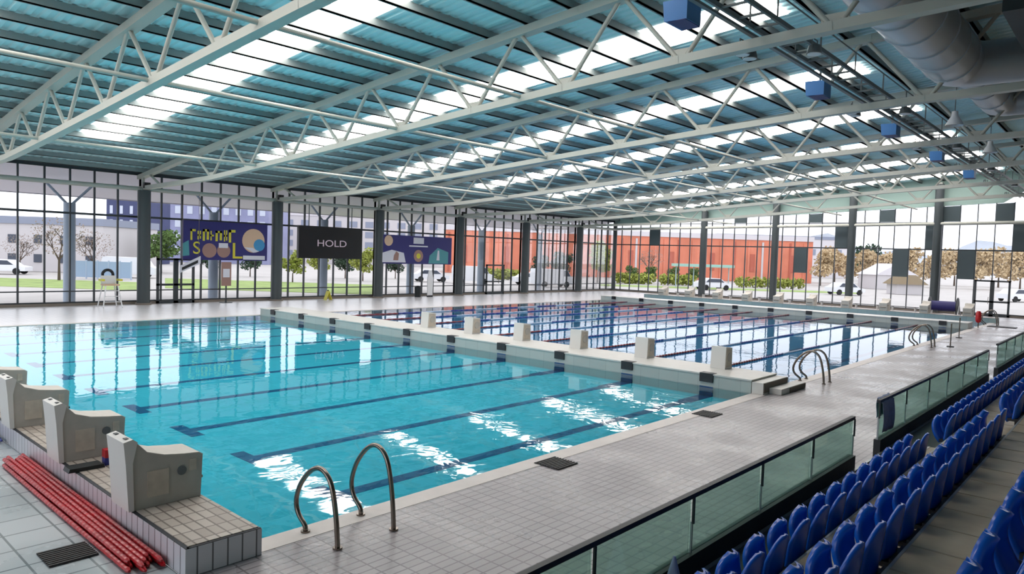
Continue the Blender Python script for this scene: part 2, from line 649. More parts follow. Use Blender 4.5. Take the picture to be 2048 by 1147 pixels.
# ------------------------------------------------------------------ grab rails
RP = [(-.83, 0), (-.80, .3), (-.74, .6), (-.66, .80), (-.53, .90), (-.38, .90), (-.22, .80), (-.06, .62), (.03, .42), (.03, .28), (-.03, .18), (-.14, .10), (-.17, .05), (-.17, 0)]


def smooth_path(P, n=3):
    out = []
    for i in range(len(P) - 1):
        p0, p1, p2, p3 = P[max(i - 1, 0)], P[i], P[i + 1], P[min(i + 2, len(P) - 1)]
        for j in range(n):
            t = j / n
            out.append(tuple(.5 * ((2 * p1[q]) + (-p0[q] + p2[q]) * t + (2 * p0[q] - 5 * p1[q] + 4 * p2[q] - p3[q]) * t * t + (-p0[q] + 3 * p1[q] - 3 * p2[q] + p3[q]) * t ** 3) for q in range(len(p1))))
    out.append(P[-1])
    return out


def grab_rail(x, label, k=1.0, dy=0.):
    t = empty('grab_rail', label, 'grab rail', (x, dy, .004), 'pool grab rails')
    MB().tube([(0, y, z * k) for y, z in smooth_path(RP)], .03, 10).build('rail_tube', M_steel, t)
    for y in (-.83, -.17):
        MB().tube([(0, y, 0), (0, y, .02)], .055, 14).build('floor_flange', M_steel, t)


grab_rail(.5, 'curved steel grab rail by the near corner, the one closer to the starting blocks', .9)
grab_rail(1.29, 'curved steel grab rail by the near corner, the one farther from the starting blocks', 1.04)
grab_rail(16.55, 'curved steel grab rail beyond the near boom, first of its pair', .97, .05)
grab_rail(17.05, 'curved steel grab rail beyond the near boom, second of its pair', .97, .05)
grab_rail(30.0, 'curved steel grab rail halfway down the long pool, first of its pair', 1.0, .1)
grab_rail(30.6, 'curved steel grab rail halfway down the long pool, second of its pair', 1.0, .1)
grab_rail(47.2, 'curved steel grab rail beyond the far boom, first of its pair', 1.0, .1)
grab_rail(47.8, 'curved steel grab rail beyond the far boom, second of its pair', 1.0, .1)
for i, (x, y) in enumerate(((31.2, -1.2), (36.2, -.66))):
    t = empty('queue_post', 'slim steel post standing on the wet deck, %s' % ('nearer to the glass barrier' if i == 0 else 'farther along the pool edge'), 'post', (x, y, .001), 'slim deck posts')
    MB().tube([(0, 0, .02), (0, 0, .95)], .025, 8).build('pole', M_steel, t)
    MB().tube([(0, 0, 0), (0, 0, .03)], .14, 14).build('base', M_rail, t)
    MB().ball((0, 0, .97), .035).build('knob', M_steel, t)

# ------------------------------------------------------------------ glass barriers
YBAR = -4.03


def barrier(x0, x1, posts, label, ztop=.96):
    t = empty('glass_barrier', label, 'barrier', (0, YBAR, 0), 'glass barriers in front of the stand')
    MB().box(x0, x1, -.06, .05, .001, .335).build('base_channel', M_rail, t)
    MB().box(x0, x1, -.03, .03, ztop - .05, ztop).build('top_rail', M_rail, t)
    edges = [x0] + [p for p in posts if x0 < p < x1] + [x1]
    for e0, e1 in zip(edges, edges[1:]):
        MB().box(e0 + .02, e1 - .02, -.006, .006, .335, ztop - .05).build('glass_panel', M_bglass, t)
    for p in edges:
        q = MB().box(p - .012, p + .012, -.035, -.012, ztop - .32, ztop - .05).build('clamp', M_rail, t)
        MB().box(p - .008, p + .008, -.02, .004, .335, ztop - .3).build('joint', M_edge, t)
    return t


barrier(-8, 7.95, [-4.4, -2.65, -.9, .85, 2.6, 4.35, 6.1], 'green-tinted glass barrier nearest the camera, ending at the gap')
barrier(9.35, 20.6, [11.2, 13.1, 15.0, 16.9, 18.8], 'green-tinted glass barrier beyond the gap, with a towel over its end', 1.03)
barrier(22.2, 36, [24, 26, 28, 30, 32, 34], 'farthest green-tinted glass barrier, running off at the right edge', 1.08)
# towel over the end of the second barrier
m = MB()
nx, nz = 8, 14
path = [(.05, .5 - .0)]
P = []
for j in range(nz + 1):
    f = j / nz
    if f < .5:
        P.append((-.05 - .012 * math.sin(f * 9), .45 + (1.045 - .45) * f / .5))
    else:
        P.append((.05 + .01 * math.sin(f * 11), 1.045 - (f - .5) / .5 * .35))
vs = []
for i in range(nx + 1):
    for j, (yy, zz) in enumerate(P):
        vs.append((9.45 + .75 * i / nx + .02 * math.sin(j * .7), YBAR + yy + .012 * math.sin(i * 1.9), zz - .03 * (i / nx) * (1 if j < 3 else 0)))
fs = []
w = nz + 1
for i in range(nx):
    for j in range(nz):
        fs.append((i * w + j, i * w + j + 1, (i + 1) * w + j + 1, (i + 1) * w + j))
m.add(vs, fs, True)
o = m.build('towel', M_towel)
so = o.modifiers.new('thickness', 'SOLIDIFY')
so.thickness = .008
tag(o, 'grey-blue towel draped over the end of the glass barrier', 'towel')

# ------------------------------------------------------------------ terrace and seats
ROW = [(-5.05, .12, -4.1, -5.15), (-5.97, .64, -5.15, -6.08), (-6.99, 1.12, -6.08, -7.08)]
m = MB()
m.box(XN, XW, -5.15, -4.1, -.5, .12)
struct(m.build('floor', M_floor_dk), 'dark front walkway of the stand')
m = MB()
TREAD = [(-5.15, .64), (-6.08, 1.12), (-7.08, 1.66)]
for i in range(9):
    y, z = (TREAD[i] if i < 3 else (-7.08 - .95 * (i - 2), 1.66 + .54 * (i - 2)))
    yn = TREAD[i + 1][0] if i < 2 else y - .95
    m.box(XN, XW, YS if i == 8 else yn, y, -.5 if i == 0 else z - .54, z)
struct(m.build('floor', M_conc), 'stepped concrete terrace of the stand')
m = MB()
m.box(XN, XW, -4.14, -4.10, .12, .135)
for yy, zz in TREAD:
    m.box(XN, XW, yy - .02, yy + .003, zz - .02, zz + .002)
struct(m.build('trim_2', M_edge), 'metal nosings of the terrace')
m = MB()
for yy, zz, yb in ((-6.08, 1.12, -7.08), (-5.15, .64, -6.08), (-7.08, 1.66, -8.0)):
    x = -3.9
    while x < 14:
        m.box(x, x + .022, yb + .02, yy - .02, zz, zz + .003)
        x += .62
struct(m.build('trim_3', M_joint), 'pale joints across the terrace')
ast = empty('aisle_steps', 'pale half steps of the aisle opposite the barrier gap', 'steps', (0, 0, 0))
for zz, yy in ((.12, -5.15), (.64, -6.08), (1.12, -7.08)):
    MB().box(8.2, 9.3, yy + .005, yy + .32, zz + .001, zz + .265).build('step', M_conc, ast)
    MB().box(8.2, 9.3, yy + .29, yy + .325, zz + .235, zz + .27).build('nosing', M_coping, ast)

seat_root = empty('stadium_seat', 'x', 'seat', (0, 0, 0))


def shell_grid(path, hw, conc, th, nu=12):
    """a curved plastic shell: path of (y,z), half widths, concavity; closed with thickness"""
    n = len(path)
    front = []
    backv = []
    for i in range(n):
        y, z = path[i]
        yp, zp = path[max(i - 1, 0)]
        yn, zn = path[min(i + 1, n - 1)]
        d = Vector((0, yn - yp, zn - zp)).normalized()
        nrm = Vector((0, d.z, -d.y))     # towards the sitter
        for j in range(nu + 1):
            uu = -1 + 2 * j / nu
            p = Vector((hw[i] * uu, y, z)) + nrm * (conc[i] * uu * uu)
            front.append(p)
            backv.append(p - nrm * th)
    w = nu + 1
    N = len(front)
    fs = []
    for i in range(n - 1):
        for j in range(nu):
            q = (i * w + j, i * w + j + 1, (i + 1) * w + j + 1, (i + 1) * w + j)
            fs.append(q)
            fs.append(tuple(N + k for k in reversed(q)))
    for i in range(n - 1):
        fs.append((i * w, (i + 1) * w, N + (i + 1) * w, N + i * w))
        a1 = i * w + nu
        fs.append((a1, N + a1, N + a1 + w, a1 + w))
    for j in range(nu):
        fs.append((j, N + j, N + j + 1, j + 1))
        a1 = (n - 1) * w + j
        fs.append((a1, a1 + 1, N + a1 + 1, N + a1))
    return front + backv, fs


bpath = []
bw = []
bc = []
for i in range(15):
    f = i / 14
    bpath.append((.0 - .05 * f, .36 + .44 * f))
    top = max(0., (f - .5) / .5)
    bw.append(.205 * math.sqrt(max(.03, 1 - top ** 2.6)))
    bc.append(.06 * (1 - .8 * top))
m = MB()
v_, f_ = shell_grid(bpath, bw, bc, .028)
m.add(v_, f_, True)
m.build('backrest', M_seat, seat_root)
spath = []
sw = []
sc = []
for i in range(15):
    f = i / 14
    spath.append((.055 + .10 * math.sin(PI * min(1, .25 + f * .75)), .715 - .37 * f))
    top = max(0., 1 - f / .5)
    bot = max(0., (f - .75) / .25)
    sw.append(.20 * math.sqrt(max(.03, 1 - top ** 2.4)) * (1 - .2 * bot * bot))
    sc.append(-.035)
m = MB()
v_, f_ = shell_grid(spath, sw, sc, .05)
m.add(v_, [tuple(reversed(f)) for f in f_], True)
m.build('seat_pan', M_seat, seat_root)
m = MB()
m.box(-.2, .2, -.095, -.03, .20, .40).box(-.2, .2, -.06, .12, .33, .372).box(-.03, .03, -.06, .04, 0, .35).box(-.09, .09, -.08, .1, 0, .015)  # first box: black plate filling the gap in place of shadow; rest is support
m.build('bracket_and_gap_shade', M_bracket_shade, seat_root)

first = True
GRP = ['front row of blue seats', 'second row of blue seats', 'third row of blue seats']
RN = ['front row', 'second row', 'third row']
for ri, (ys, zf, _, _) in enumerate(ROW):
    n = 0
    xs = [.63 + .55 * i for i in range(14)] if ri < 2 else [.2 + .55 * i for i in range(14)]
    xs = [x for x in xs if x < 8.0]
    xf = {0: 33, 1: 16, 2: 9.3}[ri]
    x = 9.75
    far = []
    while x < xf:
        far.append(x)
        x += .55
    for block, lst in (('near', xs), ('far', far)):
        for i, x in enumerate(lst):
            lab = 'blue plastic seat in the %s, %s from the aisle on its %s side' % (RN[ri], nth(len(lst) - i if block == 'near' else i + 1), 'near' if block == 'near' else 'far')
            if first:
                seat_root.location = (x, ys, zf)
                seat_root['label'] = lab
                seat_root['group'] = GRP[ri]
                first = False
            else:
                dup(seat_root, (x, ys, zf), lab, GRP[ri])

# ------------------------------------------------------------------ roof
ysamp = [YS + (YW + .4 - YS) * i / 24 for i in range(25)]
m = MB()
xs = []
x = XN
while x < XW + .3:
    xs += [(x, 0), (x + .13, 0), (x + .17, .05), (x + .30, .05), (x + .34, 0)]
    x += .34
vs = [(px, y, roofz(y) + dz) for y in ysamp for px, dz in xs]
w = len(xs)
fs = [(i * w + j, (i + 1) * w + j, (i + 1) * w + j + 1, i * w + j + 1) for i in range(24) for j in range(w - 1)]
m.add(vs, fs)
struct(m.build('ceiling', M_roof), 'teal corrugated roof sheeting')

np_ = 0
y = 33.3
while y > YS + .5:
    np_ += 1
    z = roofz(y) - .12
    o = MB().box(XN, XW, y - .05, y + .05, z - .115, z + .10).box(XN, XW, y - .05, y + .1, z - .115, z - .10).build('roof_purlin', M_purlin)
    tag(o, 'dark steel roof purlin, %s in from the glass side wall' % nth(np_), 'purlin', 'roof purlins')
    y -= 1.52

for k in range(-1, 7):
    x0 = XT0 + PT * k + (3.05 if k == 0 else 3.3)
    x1 = x0 + 1.75
    ys_ = [.6 + (27.4 - .6) * i / 20 for i in range(21)]
    vs = [(x, yy, roofz(yy) - d) for d in (.012, .035) for yy in ys_ for x in (x0, x1)]
    fs = [(2 * i, 2 * i + 1, 2 * i + 3, 2 * i + 2) for i in range(20)]
    fs += [tuple(reversed([42 + q for q in f])) for f in fs]
    fs += [(2 * i, 2 * i + 2, 44 + 2 * i, 42 + 2 * i) for i in range(20)] + [(2 * i + 1, 43 + 2 * i, 45 + 2 * i, 2 * i + 3) for i in range(20)]
    o = MB().add(vs, fs).build('skylight', M_sky)
    tag(o, 'long bright skylight strip in the roof, %s bay from the camera end' % nth(k + 2), 'skylight', 'roof skylights', 'structure')

NODE_B = [1.1 + 3.47 * i for i in range(-5, 8)]
for k in range(NT):
    X = XT0 + PT * k
    t = empty('roof_truss', 'pale grey steel roof truss spanning the pool, %s from the camera end' % nth(k + 1), 'truss', (X, 0, 0), 'roof trusses')
    yy = [YS + .2 + (YW - .1 - YS) * i / 20 for i in range(21)]
    m = MB()
    for p, q in zip(yy, yy[1:]):
        m.bar((0, p, roofz(p) - .38), (0, q + .01, roofz(q + .01) - .38), .32, .22)
    m.build('top_chord', M_truss, t)
    m = MB()
    bys = sorted(set([YS + .2, YW - .1] + [n for n in NODE_B if n < 31]))
    for p, q in zip(bys, bys[1:]):
        m.bar((0, p, botz(p)), (0, q + .01, botz(q + .01)), .28, .2)
    m.build('bottom_chord', M_truss, t)
    for n in NODE_B:
        for s in (-1, 1):
            e = n + s * 1.735
            if e < YS + .3 or e > 31 or n > 31:
                continue
            MB().tube([(0, n + s * .1, botz(n) + .06), (0, e - s * .1, roofz(e) - .46)], .06, 8).build('diagonal_brace', M_truss, t)
        if n < 31:
            MB().box(-.015, .015, n - .28, n + .28, botz(n) + .05, botz(n) + .28).build('gusset_plate', M_truss, t)
    MB().tube([(0, YW - .35, 6.3), (0, YW - .35, roofz(YW - .35) - .45)], .08, 8).build('end_post', M_truss, t)
    MB().tube([(0, 31.2, botz(31) + .05), (0, 32.6, roofz(32.6) - .45)], .06, 8).build('diagonal_brace', M_truss, t)

for i, y in enumerate((6.1, 11.6, 21.0)):
    o = MB().tube([(-13, y, botz(y) + .05), (XW - .3, y, botz(y) + .05)], .06, 8).build('roof_tie', M_truss)
    tag(o, 'pale steel tie running between the trusses, %s from the seats' % nth(i + 1), 'tie', 'roof ties')
o = MB().tube([(XN, YW - .45, 6.28), (XW - .3, YW - .45, 6.28)], .12, 10).build('eaves_beam', M_truss)
tag(o, 'pale tubular eaves beam above the glass side wall', 'beam')
o = MB().tube([(XW - .55, -15, 6.95), (XW - .55, YW - .6, 6.32)], .13, 10).build('wall_beam', M_truss)
tag(o, 'pale tubular beam across the glass end wall', 'beam')

# gantry with lights along the stand side
t = empty('service_gantry', 'dark service catwalk hung along the roof on the seat side', 'gantry', (0, 0, 0))
for y in (-1.3, -.7):
    MB().box(-6, XW - 1, y - .03, y + .03, 8.42, 8.52).build('side_beam', M_gantry, t)
    MB().tube([(-6, y, 9.0), (XW - 1, y, 9.0)], .018, 6).build('handrail', M_gantry, t)
m = MB()
x = -5.8
while x < XW - 1.2:
    m.box(x, x + .05, -1.27, -.73, 8.43, 8.47)
    x += .8
m.build('walkway_grating', M_gantry, t)['kind'] = 'stuff'
m = MB()
x = -5.
while x < XW - 2:
    for y in (-1.3, -.7):
        m.bar((x, y, 8.5), (x, y, 9.0), .03)
    x += 2.64
m.build('stanchions', M_gantry, t)['kind'] = 'stuff'
MB().box(-6, XW - 1, -.5, -.4, 8.44, 8.5).build('cable_tray', M_lamp, t)

fl = empty('floodlight', 'x', 'floodlight', (0, 0, 0))
MB().tube([(0, 0, -.02), (0, 0, -.2)], [.13, .17], 14).build('housing', M_lamp, fl)
MB().tube([(0, 0, -.201), (0, 0, -.215)], .15, 14).build('lens', M_white, fl)
MB().bar((-.16, 0, -.1), (-.16, 0, .12), .02).bar((.16, 0, -.1), (.16, 0, .12), .02).bar((-.17, 0, .12), (.17, 0, .12), .02).build('yoke', M_gantry, fl)
q = 0
for k in range(1, 7):
    for dx, dy in ((.35, -.25), (.75, -.25), (1.2, -1.55)):
        q += 1
        lab = '%s floodlight %s by the %s truss' % ('round grey', ('on the catwalk pool side, close', 'on the catwalk pool side, farther', 'on the catwalk stand side')[(q - 1) % 3], nth(k + 1))
        loc = (XT0 + PT * k + dx, dy, 8.27)
        if q == 1:
            fl.location = loc
            fl['label'] = lab
            fl['group'] = 'gantry floodlights'
        else:
            dup(fl, loc, lab, 'gantry floodlights', rz=.4 * (q % 3))
sp = empty('loudspeaker', 'blue loudspeaker hung under the catwalk, first from the camera end', 'loudspeaker', (9.5, .14, 8.3), 'blue loudspeakers')
MB().hexa([(-.3, -.22, 0), (.3, -.22, 0), (.38, .26, 0), (-.38, .26, 0)], [(-.3, -.22, .42), (.3, -.22, .42), (.38, .3, .42), (-.38, .3, .42)]).build('cabinet', M_bspk, sp)
MB().box(-.33, .33, -.2, .2, -.012, -.001).build('grille', M_navy, sp)
MB().bar((0, 0, .42), (0, 0, .75), .05).build('hanger', M_gantry, sp)
for i, x in enumerate((17.7, 25.6, 33.5, 41.4)):
    dup(sp, (x, .14, 8.3), 'blue loudspeaker hung under the catwalk, %s from the camera end' % nth(i + 2), 'blue loudspeakers')

# ducts and plant above the stand
t = empty('ventilation_duct', 'large round silver duct above the stand, nearest bay', 'duct', (0, 0, 0), 'round ducts')
MB().tube([(5, -2.9, 9.35), (19.7, -2.9, 9.35)], .74, 24).build('duct_run', M_duct, t)
for x in (7.2, 9.6, 12.0, 13.4, 14.8, 16.2, 17.6, 19.0):
    MB().tube([(x, -2.9, 9.35), (x + .07, -2.9, 9.35)], .77, 24).build('seam_flange', M_duct, t)
MB().tube([(19.7, -2.9, 9.35), (20.1, -3.05, 9.33), (20.3, -3.5, 9.3), (20.3, -12, 9.1)], [.74, .68, .62, .56], 20).build('elbow', M_duct, t)
t = empty('ventilation_duct', 'round silver duct above the stand, second bay', 'duct', (0, 0, 0), 'round ducts')
MB().tube([(21.6, -2.9, 9.6), (27.4, -2.9, 9.6)], .55, 20).build('duct_run', M_duct, t)
for x in (22.5, 24.2, 26):
    MB().tube([(x, -2.9, 9.6), (x + .06, -2.9, 9.6)], .58, 20).build('seam_flange', M_duct, t)
MB().tube([(27.4, -2.9, 9.6), (27.8, -3.1, 9.6), (27.9, -3.5, 9.6), (27.9, -12, 9.4)], [.55, .52, .5, .48], 18).build('elbow', M_duct, t)
t = empty('ventilation_unit', 'dark ventilation unit hung above the stand, nearest bay', 'ventilation unit', (0, 0, 0), 'ventilation units')
MB().box(15.4, 19.0, -8.8, -4.6, 9.2, 10.4).build('casing', M_plant, t)
MB().box(15.35, 15.4, -8.2, -5.2, 9.4, 10.2).build('intake_grille', M_rail, t)
MB().bar((16, -6.2, 10.4), (16, -6.2, 10.75), .05).bar((18.5, -6.2, 10.4), (18.5, -6.2, 10.75), .05).build('hanger', M_gantry, t)
t = empty('ventilation_unit', 'dark ventilation unit hung above the stand, second bay', 'ventilation unit', (0, 0, 0), 'ventilation units')
MB().box(22.5, 26.4, -8.6, -4.6, 9.1, 10.4).build('casing', M_plant, t)
MB().box(22.45, 22.5, -8.0, -5.2, 9.2, 10.2).build('intake_grille', M_rail, t)
for i, (x, y) in enumerate(((25.6, -1.9), (33.2, -1.9))):
    t = empty('pendant_lamp', 'white bell-shaped lamp hanging above the stand, %s' % ('nearer' if i == 0 else 'farther'), 'lamp', (x, y, 8.5), 'bell lamps above the stand')
    MB().tube([(0, 0, .5), (0, 0, .32), (0, 0, .2), (0, 0, 0)], [.1, .12, .2, .3], 16, False).build('shade', M_white, t)
    MB().tube([(0, 0, .5), (0, 0, roofz(y) - 8.6)], .015, 6).build('cable', M_gantry, t)
    MB().ball((0, 0, .1), .09).build('bulb', M_white, t)

def endz(y):
    return 8.25 - .043 * y if y > -3 else roofz(y)


# ------------------------------------------------------------------ walls, windows, columns
m = MB().box(XN, XW + .3, YS - .3, YS, 0, 11.5)
struct(m.build('wall_right', M_wall))
m = MB().box(XN - .3, XN, YS, -8, -.2, 11.6).box(XN - .3, XN, -8, YW, 9.2, 11.2).box(XN - .3, XN, -8, YW, -.2, .3)
struct(m.build('wall_back', M_wall))
m = MB()
for i in range(38):
    y = -8 + (YW + 8) * i / 37
    m.box(XN - .14, XN, y - .035, y + .035, .3, 9.2)
for z in (.35, 2.6, 4.77, 6.83, 9.15):
    m.box(XN - .12, XN - .01, -8, YW, z - .05, z + .05)
fr = struct(m.build('window_30', M_frame), 'tall window wall behind the camera')
MB().box(XN - .07, XN - .06, -7.99, YW - .01, .31, 9.19).build('glass_pane', M_pane, fr)
m = MB()
yy = [YS + (-8 - YS) * i / 3 for i in range(4)]
for p, q in zip(yy, yy[1:]):
    m.hexa([(XW, p, 0), (XW + .3, p, 0), (XW + .3, q, 0), (XW, q, 0)], [(XW, p, roofz(p)), (XW + .3, p, roofz(p)), (XW + .3, q, roofz(q)), (XW, q, roofz(q))])
for i in range(10):
    p = -3 + (YW + 3) * i / 10
    q = -3 + (YW + 3) * (i + 1) / 10
    m.hexa([(XW, p, endz(p)), (XW + .3, p, endz(p)), (XW + .3, q, endz(q)), (XW, q, endz(q))], [(XW, p, roofz(p)), (XW + .3, p, roofz(p)), (XW + .3, q, roofz(q)), (XW, q, roofz(q))])
struct(m.build('wall_front', M_wallt))
m = MB().box(XN, XW, YW - .06, YW + .3, .0, .14)
struct(m.build('baseboard_left', M_sill))
m = MB().box(XW - .06, XW + .3, -8, YW, .0, .14)
struct(m.build('baseboard_front', M_sill))

bays = [XT0 + PT * k for k in range(-2, 7)] + [XW]
for bi, (x0, x1) in enumerate(zip(bays, bays[1:])):
    n = 7 if x1 - x0 > 7 else 6
    ztop = roofz(YW) - .02
    m = MB()
    for j in range(n + 1):
        x = x0 + (x1 - x0) * j / n
        m.box(x - .035, x + .035, YW + .0, YW + .14, .14, ztop)
    for zt, hh in ((.16, .05), (.75, .03), (4.78, .055), (ztop - .14, .13)):
        m.box(x0, x1, YW + .01, YW + .12, zt - hh, zt + hh)
    fr = struct(m.build('window_%d' % (bi + 1), M_frame), 'tall side window bay')
    MB().box(x0 + .01, x1 - .01, YW + .06, YW + .07, .15, ztop - .02).build('glass_pane', M_pane, fr)

cols_end = [-8., -1.75, 4.6, 10.65, 16.9, 23.6, 29.0, YW]
wi = len(bays)
INF = {0: (6.88, 9), 3: (6.88, 9), 7: (6.88, 9), 12: (6.88, 9), 18: (6.88, 9), -1: (4.8, 6.78), 4: (4.8, 6.78), 10: (4.8, 6.78), 26: (4.8, 6.55), 2: (2.62, 4.74), 6: (2.62, 4.74), 13: (2.62, 4.74)}
for ci, (y0, y1) in enumerate(zip(cols_end, cols_end[1:])):
    m = MB()
    k0 = math.ceil((y0 + .03) / 1.1)
    ks = [k for k in range(k0, 40) if -.03 + 1.1 * k < y1 - .05]
    for k in ks:
        y = -.03 + 1.1 * k
        m.box(XW, XW + .12, y - .03, y + .03, .14, endz(y))
    for zt, hh in ((.16, .05), (4.77, .05), (6.83, .035)):
        if zt == 6.83 and y0 > 12:
            hh = .03
        m.box(XW + .01, XW + .1, y0, y1, zt - hh, zt + hh)
    fr = struct(m.build('window_%d' % (wi + ci), M_frame), 'tall end window bay')
    MB().hexa([(XW + .05, y0 + .01, .15), (XW + .06, y0 + .01, .15), (XW + .06, y1 - .01, .15), (XW + .05, y1 - .01, .15)],
              [(XW + .05, y0 + .01, endz(y0)), (XW + .06, y0 + .01, endz(y0)), (XW + .06, y1 - .01, endz(y1)), (XW + .05, y1 - .01, endz(y1))]).build('glass_pane', M_pane, fr)
    for k, (za, zb) in INF.items():
        ya = -.03 + 1.1 * k
        if y0 - .3 <= ya < y1 - .3:
            yb = ya + 1.1
            MB().hexa([(XW - .03, ya + .02, za), (XW + .045, ya + .02, za), (XW + .045, yb - .02, za), (XW - .03, yb - .02, za)],
                      [(XW - .03, ya + .02, min(zb, endz(ya) - .05)), (XW + .045, ya + .02, min(zb, endz(ya) - .05)), (XW + .045, yb - .02, min(zb, endz(yb) - .05)), (XW - .03, yb - .02, min(zb, endz(yb) - .05))]).build('infill_panel', M_infill, fr)


def door(nm, along, pos, a0, a1, h, mid):
    """door frame standing in front of the glazing; along 'x' on the side wall, 'y' on the end wall"""
    m = MB()
    def b(p0, p1, z0, z1):
        if along == 'x':
            m.box(p0, p1, pos - .1, pos, z0, z1)
        else:
            m.box(pos - .1, pos, p0, p1, z0, z1)
    b(a0, a0 + .13, 0, h)
    b(a1 - .13, a1, 0, h)
    b(a0, a1, h - .12, h)
    if mid:
        c_ = (a0 + a1) / 2
        b(c_ - .13, c_ + .13, 0, h)
    b(a0, a1, 1.0, 1.12)
    b(a0, a1, .0, .15)
    d = struct(m.build(nm, M_frame))
    hb = MB()
    c_ = (a0 + a1) / 2 + (.2 if mid else .35)
    if along == 'x':
        hb.bar((c_, pos - .16, .9), (c_, pos - .16, 1.4), .03)
        hb.bar((c_, pos - .1, 1.0), (c_, pos - .16, 1.0), .025)
    else:
        hb.bar((pos - .16, c_, .9), (pos - .16, c_, 1.4), .03)
        hb.bar((pos - .1, c_, 1.0), (pos - .16, c_, 1.0), .025)
    hb.build('door_handle', M_steel, d)


door('door_1', 'x', YW - .07, 12.0, 14.1, 2.55, True)
door('door_2', 'x', YW - .07, 38.4, 40.6, 2.5, False)
door('door_3', 'y', XW - .07, -.1, 2.1, 2.62, True)

proto = None
for k in range(-2, 7):
    x = XT0 + PT * k
    lab = 'round dark grey column at the glass side wall, %s from the left in view' % nth(max(1, k)) if k >= 1 else 'round dark grey column at the glass side wall, out of view to the left'
    if proto is None:
        proto = empty('steel_column', lab, 'column', (x, YW - .5, 0), 'columns of the glass side wall')
        MB().tube([(0, 0, .0), (0, 0, 6.2)], .33, 24, True, True).build('shaft', M_col, proto)
        MB().tube([(0, 0, .0), (0, 0, .1)], .4, 24).build('base_collar', M_sill, proto)
        MB().box(-.2, .2, -.2, .2, 6.16, 6.3).build('cap_plate', M_truss, proto)
        MB().box(-.16, .16, -.44, -.24, 6.32, 6.62).build('wall_speaker', M_black, proto)
    else:
        dup(proto, (x, YW - .5, 0), lab, 'columns of the glass side wall')
for i, y in enumerate(reversed(cols_end[1:-1])):
    if abs(y - 29) < .1:
        continue
    zt = roofz(y) - .5
    t = empty('steel_column', 'round dark grey column at the glass end wall, %s from the corner' % nth(i), 'column', (XW - .45, y, 0), 'columns of the glass end wall')
    MB().tube([(0, 0, .0), (0, 0, zt)], .3, 20).build('shaft', M_col, t)
    MB().tube([(0, 0, .0), (0, 0, .1)], .32, 20).build('base_collar', M_sill, t)
    MB().box(-.18, .18, -.18, .18, zt, zt + .12).build('cap_plate', M_truss, t)
t = empty('steel_column', 'slim dark column in the corner where the two glass walls meet', 'column', (XW - .3, YW - .3, 0))
MB().tube([(0, 0, 0), (0, 0, roofz(YW) - .4)], .2, 18).build('shaft', M_col, t)
MB().tube([(0, 0, 0), (0, 0, .1)], .26, 18).build('base_collar', M_sill, t)

# ------------------------------------------------------------------ banners and screen
WALLM = lambda x, z, y: Matrix(((1, 0, 0, x), (0, 0, -1, y), (0, 1, 0, z), (0, 0, 0, 1)))   # faces -Y
YBN = 33.05
t = empty('banner', 'navy banner with yellow lettering and a round food picture, between the first and second column', 'banner', (0, YBN, 0), 'hanging banners')
MB().box(13.1, 18.25, 0, .04, 2.5, 4.72).build('cloth', M_navy, t)
f = -.012
lt = MB()
for i, (xx, ww, zz, hh) in enumerate(((13.55, .3, 3.62, .62), (13.95, .2, 3.66, .5), (14.25, .36, 3.6, .66), (14.7, .2, 3.64, .55), (15.0, .38, 3.6, .6), (15.5, .2, 3.6, .66), (15.8, .4, 3.55, .75))):
    lt.box(xx, xx + ww * .35, f, 0, zz, zz + hh)
    lt.box(xx, xx + ww, f, 0, zz + hh * (.42 if i % 2 else .8), zz + hh * (.6 if i % 2 else 1.))
    if i % 3:
        lt.box(xx + ww * .65, xx + ww, f, 0, zz + hh * .1, zz + hh)
lt.build('yellow_lettering', M_yel, t)
text_mesh('large_letter', 'S', 1.0, M_yel, WALLM(13.9, 3.15, f), t)
text_mesh('large_letter', 'L', 1.35, M_yel, WALLM(16.3, 3.02, f), t, width=1.1)
MB().disc((14.65, 0, 3.05), .42, (0, -1, 0), 20, .014).build('round_face', M_bbrown, t)
MB().disc((15.5, 0, 3.05), .40, (0, -1, 0), 20, .014).build('round_face', M_bbrown, t)
MB().box(15.2, 15.75, -.016, 0, 3.22, 3.5).build('white_cap', M_bwhite, t)
MB().disc((17.35, 0, 3.7), .72, (0, -1, 0), 28, .012).build('round_picture', M_bsand, t)
MB().disc((17.72, -.012, 3.45), .36, (0, -1, 0), 20, .008).build('picture_patch', M_bcyan, t)
MB().prism([(16.75, 3.3), (17.35, 2.98), (17.7, 3.06), (17.3, 3.28)], -.02, -.012).build('picture_rim', M_bwhite, t)
MB().box(16.7, 18.1, -.014, 0, 2.56, 2.8).build('white_strip', M_bwhite, t)
MB().prism([(13.1, 3.4), (13.1, 2.7), (13.5, 2.75), (13.45, 3.6)], -.016, -.001).build('teal_corner', M_bteal, t)

t = empty('ceiling_sign', 'white slanted board with a dark stripe below the corner of the yellow-lettered banner', 'sign', (0, YBN - .3, 0))
MB().prism([(12.85, 1.75), (14.0, 2.3), (14.0, 2.72), (12.85, 2.15)], -.03, .03).build('board', M_bwhite, t)
MB().prism([(12.95, 1.9), (13.85, 2.33), (13.85, 2.5), (12.95, 2.06)], -.045, -.03).build('dark_stripe', M_rail, t)
MB().tube([(13.0, 0, 2.2), (13.0, 0, 6.2)], .012, 6).tube([(13.9, 0, 2.65), (13.9, 0, 6.2)], .012, 6).build('hanging_wire', M_steel, t)

